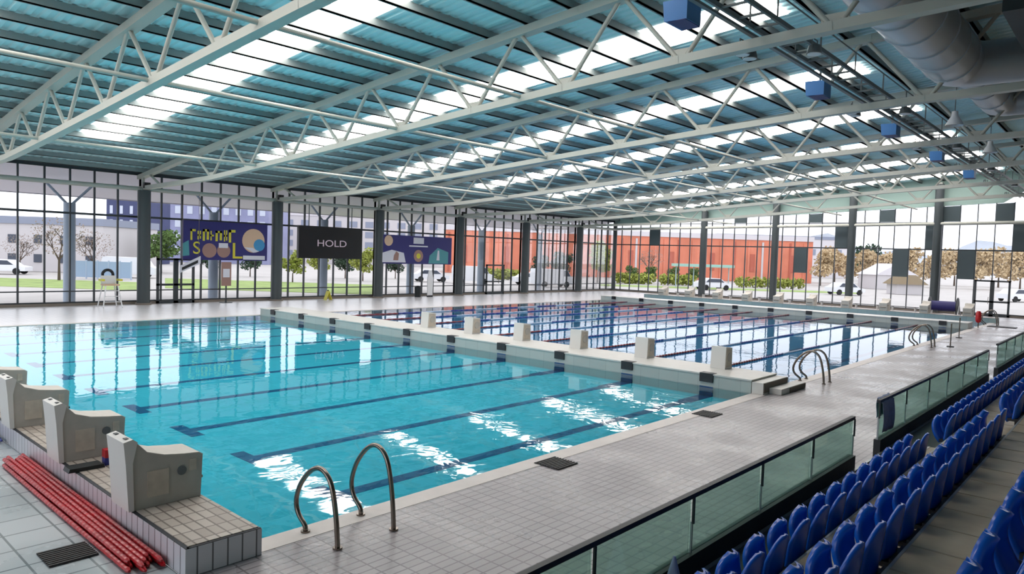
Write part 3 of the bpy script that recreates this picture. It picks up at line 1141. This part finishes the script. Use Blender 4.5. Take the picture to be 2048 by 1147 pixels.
t = empty('display_screen', 'large black display screen reading HOLD between the second and third column', 'screen', (0, YBN, 0))
MB().box(20.42, 25.3, 0, .22, 2.72, 4.82).build('casing', M_black, t)
MB().box(20.5, 25.22, -.01, 0, 2.8, 4.74).build('display', M_screen, t)
text_mesh('display_text', 'HOLD', .62, M_text, WALLM(22.9, 3.7, -.015), t, .004, 1.35)
MB().tube([(21.2, .1, 4.8), (21.2, .1, 6.2)], .03, 6).tube([(24.5, .1, 4.8), (24.5, .1, 6.2)], .03, 6).build('hanger', M_gantry, t)

t = empty('banner', 'navy banner with pale pictures between the third and fourth column', 'banner', (0, YBN, 0), 'hanging banners')
MB().box(26.95, 33.75, 0, .04, 2.45, 4.52).build('cloth', M_navy, t)
MB().disc((27.6, 0, 4.1), .38, (0, -1, 0), 20, .012).build('round_picture', M_bsand, t)
MB().prism([(27.0, 2.55), (29.2, 2.55), (29.0, 3.25), (27.9, 3.45), (27.0, 3.2)], -.012, 0).build('pale_picture', M_bwhite, t)
MB().prism([(28.05, 2.7), (28.5, 2.7), (28.55, 3.2), (28.3, 3.35), (28.1, 3.05)], -.02, -.012).build('brown_figure', M_bbrown, t)
MB().disc((30.4, 0, 3.05), .45, (0, -1, 0), 20, .012).build('round_picture', M_bbrown, t)
MB().disc((30.4, -.012, 3.05), .2, (0, -1, 0), 16, .008).build('yellow_centre', M_yel, t)
MB().prism([(31.4, 2.5), (33.4, 2.5), (33.4, 3.4), (32.3, 3.7), (31.5, 3.1)], -.012, 0).build('teal_picture', M_bteal, t)
MB().prism([(32.2, 2.75), (32.5, 2.75), (32.45, 3.5), (32.3, 3.5)], -.02, -.012).build('pale_figure', M_bwhite, t)
MB().box(29.5, 31.3, -.012, 0, 3.72, 3.82).box(29.9, 30.9, -.012, 0, 3.95, 4.4).build('white_lettering', M_bwhite, t)

# lifeguard chair and small things by the glass wall
t = empty('lifeguard_chair', 'tall white-framed lifeguard chair with a black ring on its back, at the glass wall', 'lifeguard chair', (9.15, 32.3, 0), rz=PI)
for sx in (-1, 1):
    for sy in (-1, 1):
        MB().tube([(sx * .45, sy * .42, 0), (sx * .28, sy * .24, 1.15)], .03, 8).build('leg', M_white, t)
MB().box(-.36, .36, -.3, .3, 1.12, 1.2).build('seat', M_bsand, t)
MB().box(-.34, .34, -.3, -.24, 1.2, 1.62).build('backrest', M_white, t)
for sx in (-1, 1):
    MB().box(sx * .42 - .07, sx * .42 + .07, -.2, .32, 1.36, 1.46).build('armrest', M_yel, t)
m = MB()
m.tube([(.25 * math.cos(a_), -.36, 1.66 + .25 * math.sin(a_)) for a_ in [2 * PI * i / 18 for i in range(19)]], .075, 8)
m.build('life_ring', M_black, t)
for i in range(3):
    z = .3 + .28 * i
    MB().tube([(-.38 + .04 * i, .4 - .05 * i, z), (.38 - .04 * i, .4 - .05 * i, z)], .02, 6).build('rung', M_white, t)
t = empty('poster_stand', 'brown poster board standing inside the glass wall under the banner', 'poster', (15.6, 32.9, 0))
MB().box(-.3, .3, -.02, .02, 1.0, 2.4).build('board', M_bbrown, t)
MB().box(-.2, .2, -.03, -.02, 1.5, 2.0).build('pale_print', M_bwhite, t)
MB().box(-.04, .04, -.02, .02, .02, 1.0).box(-.3, .3, -.2, .2, 0, .03).build('stand', M_frame, t)
for i, x in enumerate((22.5, 31.4)):
    t = empty('wet_floor_sign' if i == 0 else 'rescue_board', 'yellow folding floor sign by the glass wall under the screen' if i == 0 else 'white rescue board standing upright under the second banner', 'sign' if i == 0 else 'rescue board', (x, 32.8, 0))
    if i == 0:
        MB().prism([(-.02, .6), (.02, .6), (.24, 0), (.2, 0), (0, .52), (-.2, 0), (-.24, 0)], -.16, .16).build('folding_body', M_yel, t)
        MB().box(-.05, .05, -.03, .03, .6, .66).build('handle', M_black, t)
    else:
        MB().prism([(-.24, .1), (.24, .1), (.27, 1.4), (.12, 2.0), (-.12, 2.0), (-.27, 1.4)], -.04, .04).build('board', M_white, t)
        MB().box(-.2, .2, -.12, .12, 0, .12).build('foot', M_black, t)
bn = empty('litter_bin', 'dark litter bin by the glass wall under the second banner', 'bin', (30.3, 32.9, 0))
MB().tube([(0, 0, 0), (0, 0, .75)], [.22, .26], 16).build('body', M_rail, bn)
MB().tube([(0, 0, .75), (0, 0, .85)], [.28, .1], 16).build('lid', M_black, bn)

# bench line and equipment at the far end
for i in range(9):
    y = 3.4 + 2.55 * i
    t = empty('deck_bench', 'dark slatted bench at the far end, %s from the seats' % nth(i + 1), 'bench', (54.2, y, 0), 'benches at the far end')
    if i == 0:
        b0 = t
        sl = MB()
        for q in range(4):
            sl.box(-.2 + .11 * q, -.12 + .11 * q, -.95, .95, .42, .46)
        sl.build('slatted_seat', M_rail, t)
        for s in (-1, 1):
            MB().box(-.19, .19, s * .75 - .03, s * .75 + .03, 0, .42).build('leg', M_blockw, t)
    else:
        for ch in b0.children:
            c_ = ch.copy(); COL.objects.link(c_); c_.parent = t
t = empty('rope_reel', 'dark wheeled lane rope reel on the far deck near the end door', 'reel', (53.0, 3.2, 0))
MB().tube([(0, -.8, .75), (0, .8, .75)], .34, 18).build('drum', M_navy, t)
for s in (-1, 1):
    MB().tube([(0, s * .82, .75), (0, s * .87, .75)], .62, 22).build('flange', M_rail, t)
    MB().bar((-.55, s * .95, .12), (0, s * .95, .8), .06).bar((.55, s * .95, .12), (0, s * .95, .8), .06).build('side_frame', M_white, t)
    MB().tube([(-.55, s * .92, .1), (-.55, s * .99, .1)], .1, 12).build('castor', M_black, t)
    MB().tube([(.55, s * .92, .1), (.55, s * .99, .1)], .1, 12).build('castor', M_black, t)
t = empty('rescue_buoy', 'red rescue buoy hung on a slim post at the far corner of the pool', 'buoy', (44.4, -.2, 0))
MB().tube([(0, 0, 0), (0, 0, .95)], .03, 8).build('post', M_steel, t)
MB().tube([(-.06, 0, .3), (-.06, 0, .42), (-.06, 0, .85), (-.06, 0, .97)], [.08, .15, .15, .08], 12).build('float', M_red, t)
o = tag(MB().prism([(-.3, 0), (.5, 0), (.5, .035), (-.3, .035)], -.7, .7).build('rubber_mat', M_grate), 'narrow dark mat on the deck at the far corner of the pool', 'mat')
o.location = (46.3, -1.1, .002)
o = MB().tube([(0, 0, 0), (0, 0, .02), (0, 0, .025), (0, 0, .5)], [.2, .2, .14, .012], 14).build('safety_cone', M_towel)
tag(o, 'small grey-blue cone behind the nearest glass barrier', 'cone')
o.location = (1.72, -4.33, .15)

# ------------------------------------------------------------------ outside
M_pave = mat('paving', (177, 172, 168), .8, var=.08, vscale=.3)
M_lawn = mat('lawn', (136, 155, 86), .9, var=.2, vscale=.8)
M_ltwall = mat('white_facade', (194, 190, 192), .8)
M_bluroof = mat('blue_grey_roof', (136, 143, 161), .7)
M_navyb = mat('navy_cladding', (59, 66, 104), .6, var=.15, vscale=.4)
M_lav = mat('lavender_cladding', (136, 139, 172), .6, var=.1, vscale=.4)
M_win = mat('pale_window', (187, 194, 210), .3)
M_dkwin = mat('dark_window', (63, 71, 86), .3)
M_orange = mat('terracotta_cladding', (206, 124, 98), .8, var=.14, vscale=.35)
M_orange2 = mat('terracotta_dark', (176, 96, 78), .8)
M_parapet = mat('pale_parapet', (205, 201, 205), .8)
M_trunk = mat('bark', (82, 70, 60), .9)
M_leafg = mat('leaf_green', (86, 111, 57), .9, var=.3, vscale=2)
M_leafd = mat('leaf_dark', (59, 82, 63), .9, var=.3, vscale=2)
M_leafy = mat('leaf_yellow_green', (151, 159, 75), .9, var=.25, vscale=2)
M_leaft = mat('leaf_tan', (192, 170, 134), .9, var=.2, vscale=2)
M_leafb = mat('twig_brown', (151, 136, 126), .9, var=.15, vscale=2)
M_fence = mat('pale_blue_fence', (144, 166, 190), .6)
M_teal = mat('teal_canopy', (154, 194, 184), .6)
M_soffit = mat('canopy_soffit', (236, 232, 242), .8)
M_ocol = mat('canopy_column', (168, 182, 200), .5)
M_tyre = mat('tyre', (26, 26, 27), .8)
M_hill = mat('hill', (176, 182, 192), 1., var=.1, vscale=.02)
M_thatch = mat('thatch', (126, 111, 88), .9)
GZ = -.12
m = MB()
gz = GZ - .03
m.quad((-200, YW + .3, gz), (420, YW + .3, gz), (420, 460, gz), (-200, 460, gz))
m.quad((XW + .3, -150, gz), (420, -150, gz), (420, YW + .3, gz), (XW + .3, YW + .3, gz))
m.quad((-200, -150, gz), (XN - .3, -150, gz), (XN - .3, YW + .3, gz), (-200, YW + .3, gz))
struct(m.build('floor', M_pave), 'pale paving outside')


def patch(name, label, px0, px1, d0, d1, mt, z=GZ):
    p = [bearing(px0, d0), bearing(px1, d0), bearing(px1, d1), bearing(px0, d1)]
    m = MB()
    m.hexa([(x, y, z - .029) for x, y in p], [(x, y, z - .002) for x, y in p])
    o = m.build(name, mt)
    return tag(o, label, 'grass', kind='stuff')


patch('lawn', 'green lawn outside on the left before the white building', -200, 300, 52, 63, M_lawn)
patch('lawn', 'green lawn outside behind the first banner', 330, 760, 56, 72, M_lawn)
patch('lawn', 'green verge outside before the terracotta building', 1200, 1720, 88, 94, M_lawn)

# entrance canopy along the glass side wall
t = empty('entrance_canopy', 'long white overhanging canopy outside the glass side wall', 'canopy', (0, 0, 0))
MB().hexa([(4.5, 34.25, 7.15), (58, 34.25, 7.15), (58, 40, 6.0), (4.5, 40, 6.0)], [(4.5, 34.25, 7.75), (58, 34.25, 7.75), (58, 40, 6.4), (4.5, 40, 6.4)]).build('soffit', M_soffit, t)
MB().box(4.5, 58, 40.0, 40.1, 5.95, 6.35).build('fascia', M_parapet, t)
for k in range(6):
    x = 8.35 + PT * k
    q = MB().tube([(x, 36, GZ), (x, 36, 5.4)], .29, 16).build('column', M_ocol, t)
    MB().tube([(x, 36, 5.2), (x - 1.1, 36, 6.4)], .07, 8).tube([(x, 36, 5.2), (x + 1.1, 36, 6.4)], .07, 8).build('strut', M_ocol, q)


def block_building(name, label, px0, px1, D, h, depth, wall, roof_m, rows, cols, win, wz=(1.2, 1.0), wfrac=.5, base=GZ, roofh=.8, ang=0.):
    """a box building facing the hall: wall, roof band and each window a part"""
    ax, ay = bearing(px0, D)
    bx_, by = bearing(px1, D + ang)
    L = math.hypot(bx_ - ax, by - ay)
    rz = math.atan2(by - ay, bx_ - ax)
    t = empty(name, label, 'building', (ax, ay, base), rz=rz)
    # local x along the facade, the hall lies towards -y or +y
    to = Vector((CAM.x - ax, CAM.y - ay, 0))
    s = -1 if (Vector((-math.sin(rz), math.cos(rz), 0)).dot(to) < 0) else 1
    MB().box(0, L, min(0, -s * depth), max(0, -s * depth), 0, h).build('wall', wall, t)
    MB().box(-.15, L + .15, min(s * .15, -s * (depth + .15)), max(s * .15, -s * (depth + .15)), h - .001, h + roofh).build('roof_band', roof_m, t)
    rh = (h - wz[0]) / max(1, rows)
    for i in range(rows):
        for j in range(cols):
            x0 = L * (j + .5 - wfrac / 2) / cols
            x1 = L * (j + .5 + wfrac / 2) / cols
            z0 = wz[0] + rh * i
            w = MB().box(x0, x1, min(s * .02, s * .08), max(s * .02, s * .08), z0, z0 + wz[1]).build('window', win, t)
    return t, L, s


block_building('office_building', 'long white building with a blue-grey roof outside on the far left', -260, 205, 78, 5.2, 12, M_ltwall, M_bluroof, 2, 9, M_dkwin, (1.0, .9), .3)
block_building('tower_block', 'tall narrow navy tower outside, left of the first full column', 212, 292, 116, 12.7, 8, M_navyb, M_navyb, 5, 4, M_win, (1.4, 1.3), .3)
block_building('office_block', 'lavender and navy office block outside behind the first banner', 294, 535, 140, 12.2, 12, M_lav, M_navyb, 4, 10, M_win, (1.6, 1.5), .45)
block_building('office_building', 'pale office building outside behind the black screen', 560, 880, 168, 11.2, 14, M_ltwall, M_parapet, 4, 10, M_bluroof, (1.6, 1.4), .5)
ob, L, s = block_building('terracotta_building', 'long terracotta-clad building with a pale parapet outside beyond the corner', 885, 1622, 126, 7.6, 14, M_orange, M_parapet, 1, 9, M_orange2, (1.8, 3.2), .12, GZ, .9, 4)
for j in range(26):
    x = L * (j + .3) / 26
    MB().box(x, x + .35, min(s * .02, s * .12), max(s * .02, s * .12), .3, 7.2).build('cladding_fin', M_orange2 if j % 4 == 0 else M_ltwall if j % 9 == 4 else M_orange, ob)
block_building('warehouse', 'grey flat-roofed warehouse outside behind the terracotta building', 1430, 1690, 190, 10.2, 14, M_parapet, M_bluroof, 1, 5, M_bluroof, (6, 1.6), .6)


# trees
def leaf_cloud(m, c, rx, rz_, n, size, rnd):
    for _ in range(n):
        while True:
            p = Vector((rnd.uniform(-1, 1), rnd.uniform(-1, 1), rnd.uniform(-1, 1)))
            if p.length < 1:
                break
        p = Vector((c[0] + p.x * rx, c[1] + p.y * rx, c[2] + p.z * rz_))
        a_ = Vector((rnd.gauss(0, 1), rnd.gauss(0, 1), rnd.gauss(0, 1))).normalized() * size
        b_ = a_.cross(Vector((rnd.gauss(0, 1), rnd.gauss(0, 1), rnd.gauss(0, 1)))).normalized() * size * .7
        m.quad(p - a_ - b_, p + a_ - b_, p + a_ + b_, p - a_ + b_)


def limbs(m, p, d, L, r, depth, rnd):
    q = p + d * L
    m.tube([p, q], [r, r * .65], 5, False)
    if depth == 0:
        return
    for i in range(3):
        nd = (d + Vector((rnd.uniform(-.8, .8), rnd.uniform(-.8, .8), rnd.uniform(-.1, .5)))).normalized()
        limbs(m, q, nd, L * .7, r * .6, depth - 1, rnd)


def make_tree(leafm, bare, seed):
    rnd = random.Random(seed)
    t = empty('tree', 'x', 'tree')
    m = MB()
    limbs(m, Vector((0, 0, 0)), Vector((0, 0, 1)), 1.9 if bare else 1.5, .14, 4 if bare else 2, rnd)
    m.build('trunk', M_trunk if not bare else M_trunk, t)
    m = MB()
    if bare:
        leaf_cloud(m, (0, 0, 4.2), 2.4, 1.9, 500, .07, rnd)
    else:
        for i in range(7):
            leaf_cloud(m, (rnd.uniform(-1.2, 1.2), rnd.uniform(-1.2, 1.2), rnd.uniform(2.2, 5.0)), 1.25, 1.0, 170, .17, rnd)
    m.build('crown', leafm, t)
    return t


TP = {}


def tree(kind, px, D, h, label, group):
    if kind not in TP:
        TP[kind] = [make_tree({'g': M_leafg, 'd': M_leafd, 'y': M_leafy, 't': M_leaft, 'b': M_leafb}[kind], kind == 'b', len(TP) * 3 + 5), False]
    root, used = TP[kind]
    x, y = bearing(px, D)
    k = h / 6.0
    rz = (px * 1.7) % 6.28
    if not used:
        TP[kind][1] = True
        root.location = (x, y, GZ)
        root.rotation_euler = (0, 0, rz)
        root.scale = (k, k, k)
        root['label'] = label
        root['group'] = group
    else:
        dup(root, (x, y, GZ), label, group, rz, (k, k, k))


tree('b', 118, 62, 5.6, 'large bare brown tree outside before the white building', 'bare trees outside')
tree('b', 186, 70, 4.6, 'smaller bare tree outside just right of the canopy column', 'bare trees outside')
tree('b', 40, 74, 4.0, 'small bare tree outside at the far left edge', 'bare trees outside')
tree('b', 1300, 108, 5.0, 'bare tree outside against the terracotta wall', 'bare trees outside')
tree('g', 322, 84, 5.4, 'green tree outside right of the first full column', 'green trees outside')
tree('d', 420, 78, 3.6, 'dark green bush outside under the first banner, left one', 'dark bushes outside')
tree('d', 500, 82, 3.4, 'dark green bush outside under the first banner, right one', 'dark bushes outside')
tree('y', 585, 72, 3.5, 'yellow-green shrub outside left below the screen', 'yellow-green shrubs outside')
tree('y', 640, 80, 3.7, 'yellow-green shrub outside below the middle of the screen', 'yellow-green shrubs outside')
tree('d', 690, 86, 3.6, 'dark green bush outside below the right end of the screen', 'dark bushes outside')
tree('y', 725, 80, 3.9, 'yellow-green shrub outside just left of the third column', 'yellow-green shrubs outside')
tree('d', 790, 90, 3.4, 'dark green bush outside below the second banner', 'dark bushes outside')
tree('d', 1075, 100, 3.8, 'dark green bush before the terracotta building, left one', 'dark bushes outside')
tree('d', 1122, 106, 4.4, 'dark green bush before the terracotta building, right one', 'dark bushes outside')
tree('y', 1195, 98, 6.0, 'tall yellow-green tree before the terracotta building near the corner', 'yellow-green shrubs outside')
for i, px in enumerate((1262, 1300, 1345, 1385)):
    tree('g', px, 104, 2.6, 'low green bush before the terracotta building, %s from the corner' % nth(i + 1), 'low green bushes outside')
rt = [(1640, 118, 6.4), (1668, 138, 7.6), (1704, 124, 6.0), (1742, 142, 7.4), (1786, 128, 6.6), (1826, 146, 8.2), (1866, 128, 6.8), (1908, 146, 8.2), (1950, 126, 7.6), (1996, 144, 8.8), (2040, 124, 7.8), (2090, 142, 8.4)]
for i, (px, D, h) in enumerate(rt):
    tree('t', px, D, h, 'tan tree outside beyond the end wall, %s from the terracotta building' % nth(i + 1), 'tan trees outside')
tree('d', 1725, 168, 9.2, 'dark evergreen standing among the tan trees', 'dark bushes outside')

for i, (pa, pb) in enumerate(((1232, 1300), (1326, 1384), (960, 1030), (1480, 1600))):
    rnd = random.Random(90 + i)
    xa, ya = bearing(pa, 99); xb, yb = bearing(pb, 99)
    m = MB()
    for q in range(9):
        f = q / 8
        leaf_cloud(m, (xa + (xb - xa) * f, ya + (yb - ya) * f, GZ + .75), .75, .75, 110, .16, rnd)
    tag(m.build('hedge', M_leafy), 'low yellow-green hedge before the terracotta building, %s' % ('first right of the corner', 'second right of the corner', 'left of the corner', 'right of the teal-roofed shelter')[i], 'hedge', 'hedges outside')

# hill ridge
m = MB()
pts = []
for i in range(41):
    px = 1500 + 30 * i
    x, y = bearing(px, 620)
    h = 22 + 7 * math.sin(i * .45) + 4 * math.sin(i * 1.3 + 1)
    pts.append((x, y, h))
vs = [(x, y, -2) for x, y, h in pts] + [(x, y, h) for x, y, h in pts] + [(x + 120, y + 60, -2) for x, y, h in pts]
n = len(pts)
fs = [(i, i + 1, n + i + 1, n + i) for i in range(n - 1)] + [(n + i, n + i + 1, 2 * n + i + 1, 2 * n + i) for i in range(n - 1)]
m.add(vs, fs, True)
tag(m.build('hill_ridge', M_hill), 'faint grey hill ridge on the horizon beyond the tan trees', 'hill', kind='structure')

# fences, shelters, cars
x0, y0 = bearing(150, 66); x1, y1 = bearing(262, 66)
t = empty('boundary_fence', 'pale blue panel fence outside left of the first full column', 'fence', (0, 0, 0))
MB().bar((x0, y0, GZ + .9), (x1, y1, GZ + .9), .08, 1.5).build('panels', M_fence, t)
for i in range(6):
    f = i / 5
    MB().bar((x0 + (x1 - x0) * f, y0 + (y1 - y0) * f, GZ), (x0 + (x1 - x0) * f, y0 + (y1 - y0) * f, GZ + 1.75), .12).build('post', M_ocol, t)

x0, y0 = bearing(1345, 92); x1, y1 = bearing(1462, 92)
t = empty('bus_shelter', 'pale teal-roofed shelter outside before the terracotta building', 'shelter', (0, 0, 0))
MB().bar((x0, y0, 2.75), (x1, y1, 2.75), 2.2, .35).build('roof', M_teal, t)
for i in range(4):
    f = .05 + .9 * i / 3
    MB().bar((x0 + (x1 - x0) * f, y0 + (y1 - y0) * f, GZ), (x0 + (x1 - x0) * f, y0 + (y1 - y0) * f, 2.6), .1).build('post', M_ocol, t)
x0, y0 = bearing(1810, 92)
t = empty('thatched_hut', 'low hut with a brown thatched roof outside the end wall', 'hut', (x0, y0, GZ), rz=-.75)
MB().hexa([(-2.2, -1.5, 1.3), (2.2, -1.5, 1.3), (2.2, 1.5, 1.3), (-2.2, 1.5, 1.3)], [(-1.1, -.5, 2.5), (1.1, -.5, 2.5), (1.1, .5, 2.5), (-1.1, .5, 2.5)]).build('roof', M_thatch, t)
MB().box(-1.8, 1.8, -1.1, 1.1, 0, 1.3).build('wall', M_ltwall, t)
x0, y0 = bearing(1772, 112)
t = empty('gabled_house', 'small white gabled house outside the end wall', 'house', (x0, y0, GZ), rz=-.75)
MB().box(-3.2, 3.2, -2.5, 2.5, 0, 2.2).build('wall', M_ltwall, t)
MB().prism([(-3.5, 2.2), (3.5, 2.2), (0, 4.0)], -2.7, 2.7).build('roof', M_parapet, t)
MB().box(-.5, .5, -2.56, -2.5, 0, 1.9).build('door', M_dkwin, t)


def make_car(van):
    t = empty('parked_car' if not van else 'parked_van', 'x', 'car' if not van else 'van')
    if van:
        body = [(-2.4, .35), (2.4, .35), (2.45, 1.0), (1.9, 1.2), (1.4, 2.0), (-2.35, 2.05), (-2.45, 1.6)]
        gl = [(1.0, 1.25), (1.82, 1.25), (1.42, 1.9), (1.0, 1.9)]
    else:
        body = [(-2.1, .35), (2.1, .35), (2.15, .75), (1.3, .9), (.6, 1.42), (-1.0, 1.45), (-1.7, .98), (-2.15, .9)]
        gl = [(-1.4, .95), (1.1, .95), (.55, 1.36), (-.95, 1.38)]
    MB().prism(body, -.85, .85).build('body', M_white, t)
    MB().prism(gl, -.862, .862).build('side_windows', M_dkwin, t)
    for sx in (-1.35, 1.35):
        for sy in (-1, 1):
            MB().tube([(sx, sy * .72, .33), (sx, sy * .9, .33)], .33, 14).build('wheel', M_tyre, t)
    return t


cars = [make_car(False), make_car(True)]
spots = [(1, 262, 71, 'white van outside beside the first full column'), (0, 10, 70, 'pale car outside at the far left edge'),
         (0, 860, 84, 'pale car outside under the second banner'), (1, 945, 82, 'white van outside right of the fourth column'),
         (0, 1062, 84, 'pale car outside left of the sixth column'), (1, 1105, 80, 'white van outside left of the sixth column'),
         (0, 1425, 86, 'pale car outside by the teal-roofed shelter'),
         (0, 1690, 84, 'pale car outside left of the third end-wall column'), (0, 2035, 80, 'pale car outside right of the end door')]
used = [False, False]
for v_i, px, D, lab in spots:
    x, y = bearing(px, D)
    rz = math.radians(-45 + (px % 7) * 3)
    if not used[v_i]:
        used[v_i] = True
        cars[v_i].location = (x, y, GZ)
        cars[v_i].rotation_euler = (0, 0, rz)
        cars[v_i]['label'] = lab
        cars[v_i]['group'] = 'vehicles parked outside'
    else:
        dup(cars[v_i], (x, y, GZ), lab, 'vehicles parked outside', rz)

# ------------------------------------------------------------------ sky and colour management
wd = bpy.data.worlds.new('overcast_sky')
wd.use_nodes = True
SC.world = wd
bg = wd.node_tree.nodes['Background']
bg.inputs['Color'].default_value = (.84, .85, .90, 1)
bg.inputs['Strength'].default_value = 2.5
SC.view_settings.view_transform = 'Standard'
SC.view_settings.look = 'None'
SC.view_settings.exposure = 0.
SC.view_settings.gamma = 1.
SC.view_settings.use_curve_mapping = False
SC.cycles.max_bounces = 6
SC.cycles.diffuse_bounces = 4
SC.cycles.glossy_bounces = 4
SC.cycles.transparent_max_bounces = 24
SC.cycles.sample_clamp_indirect = 6
SC.cycles.use_denoising = True
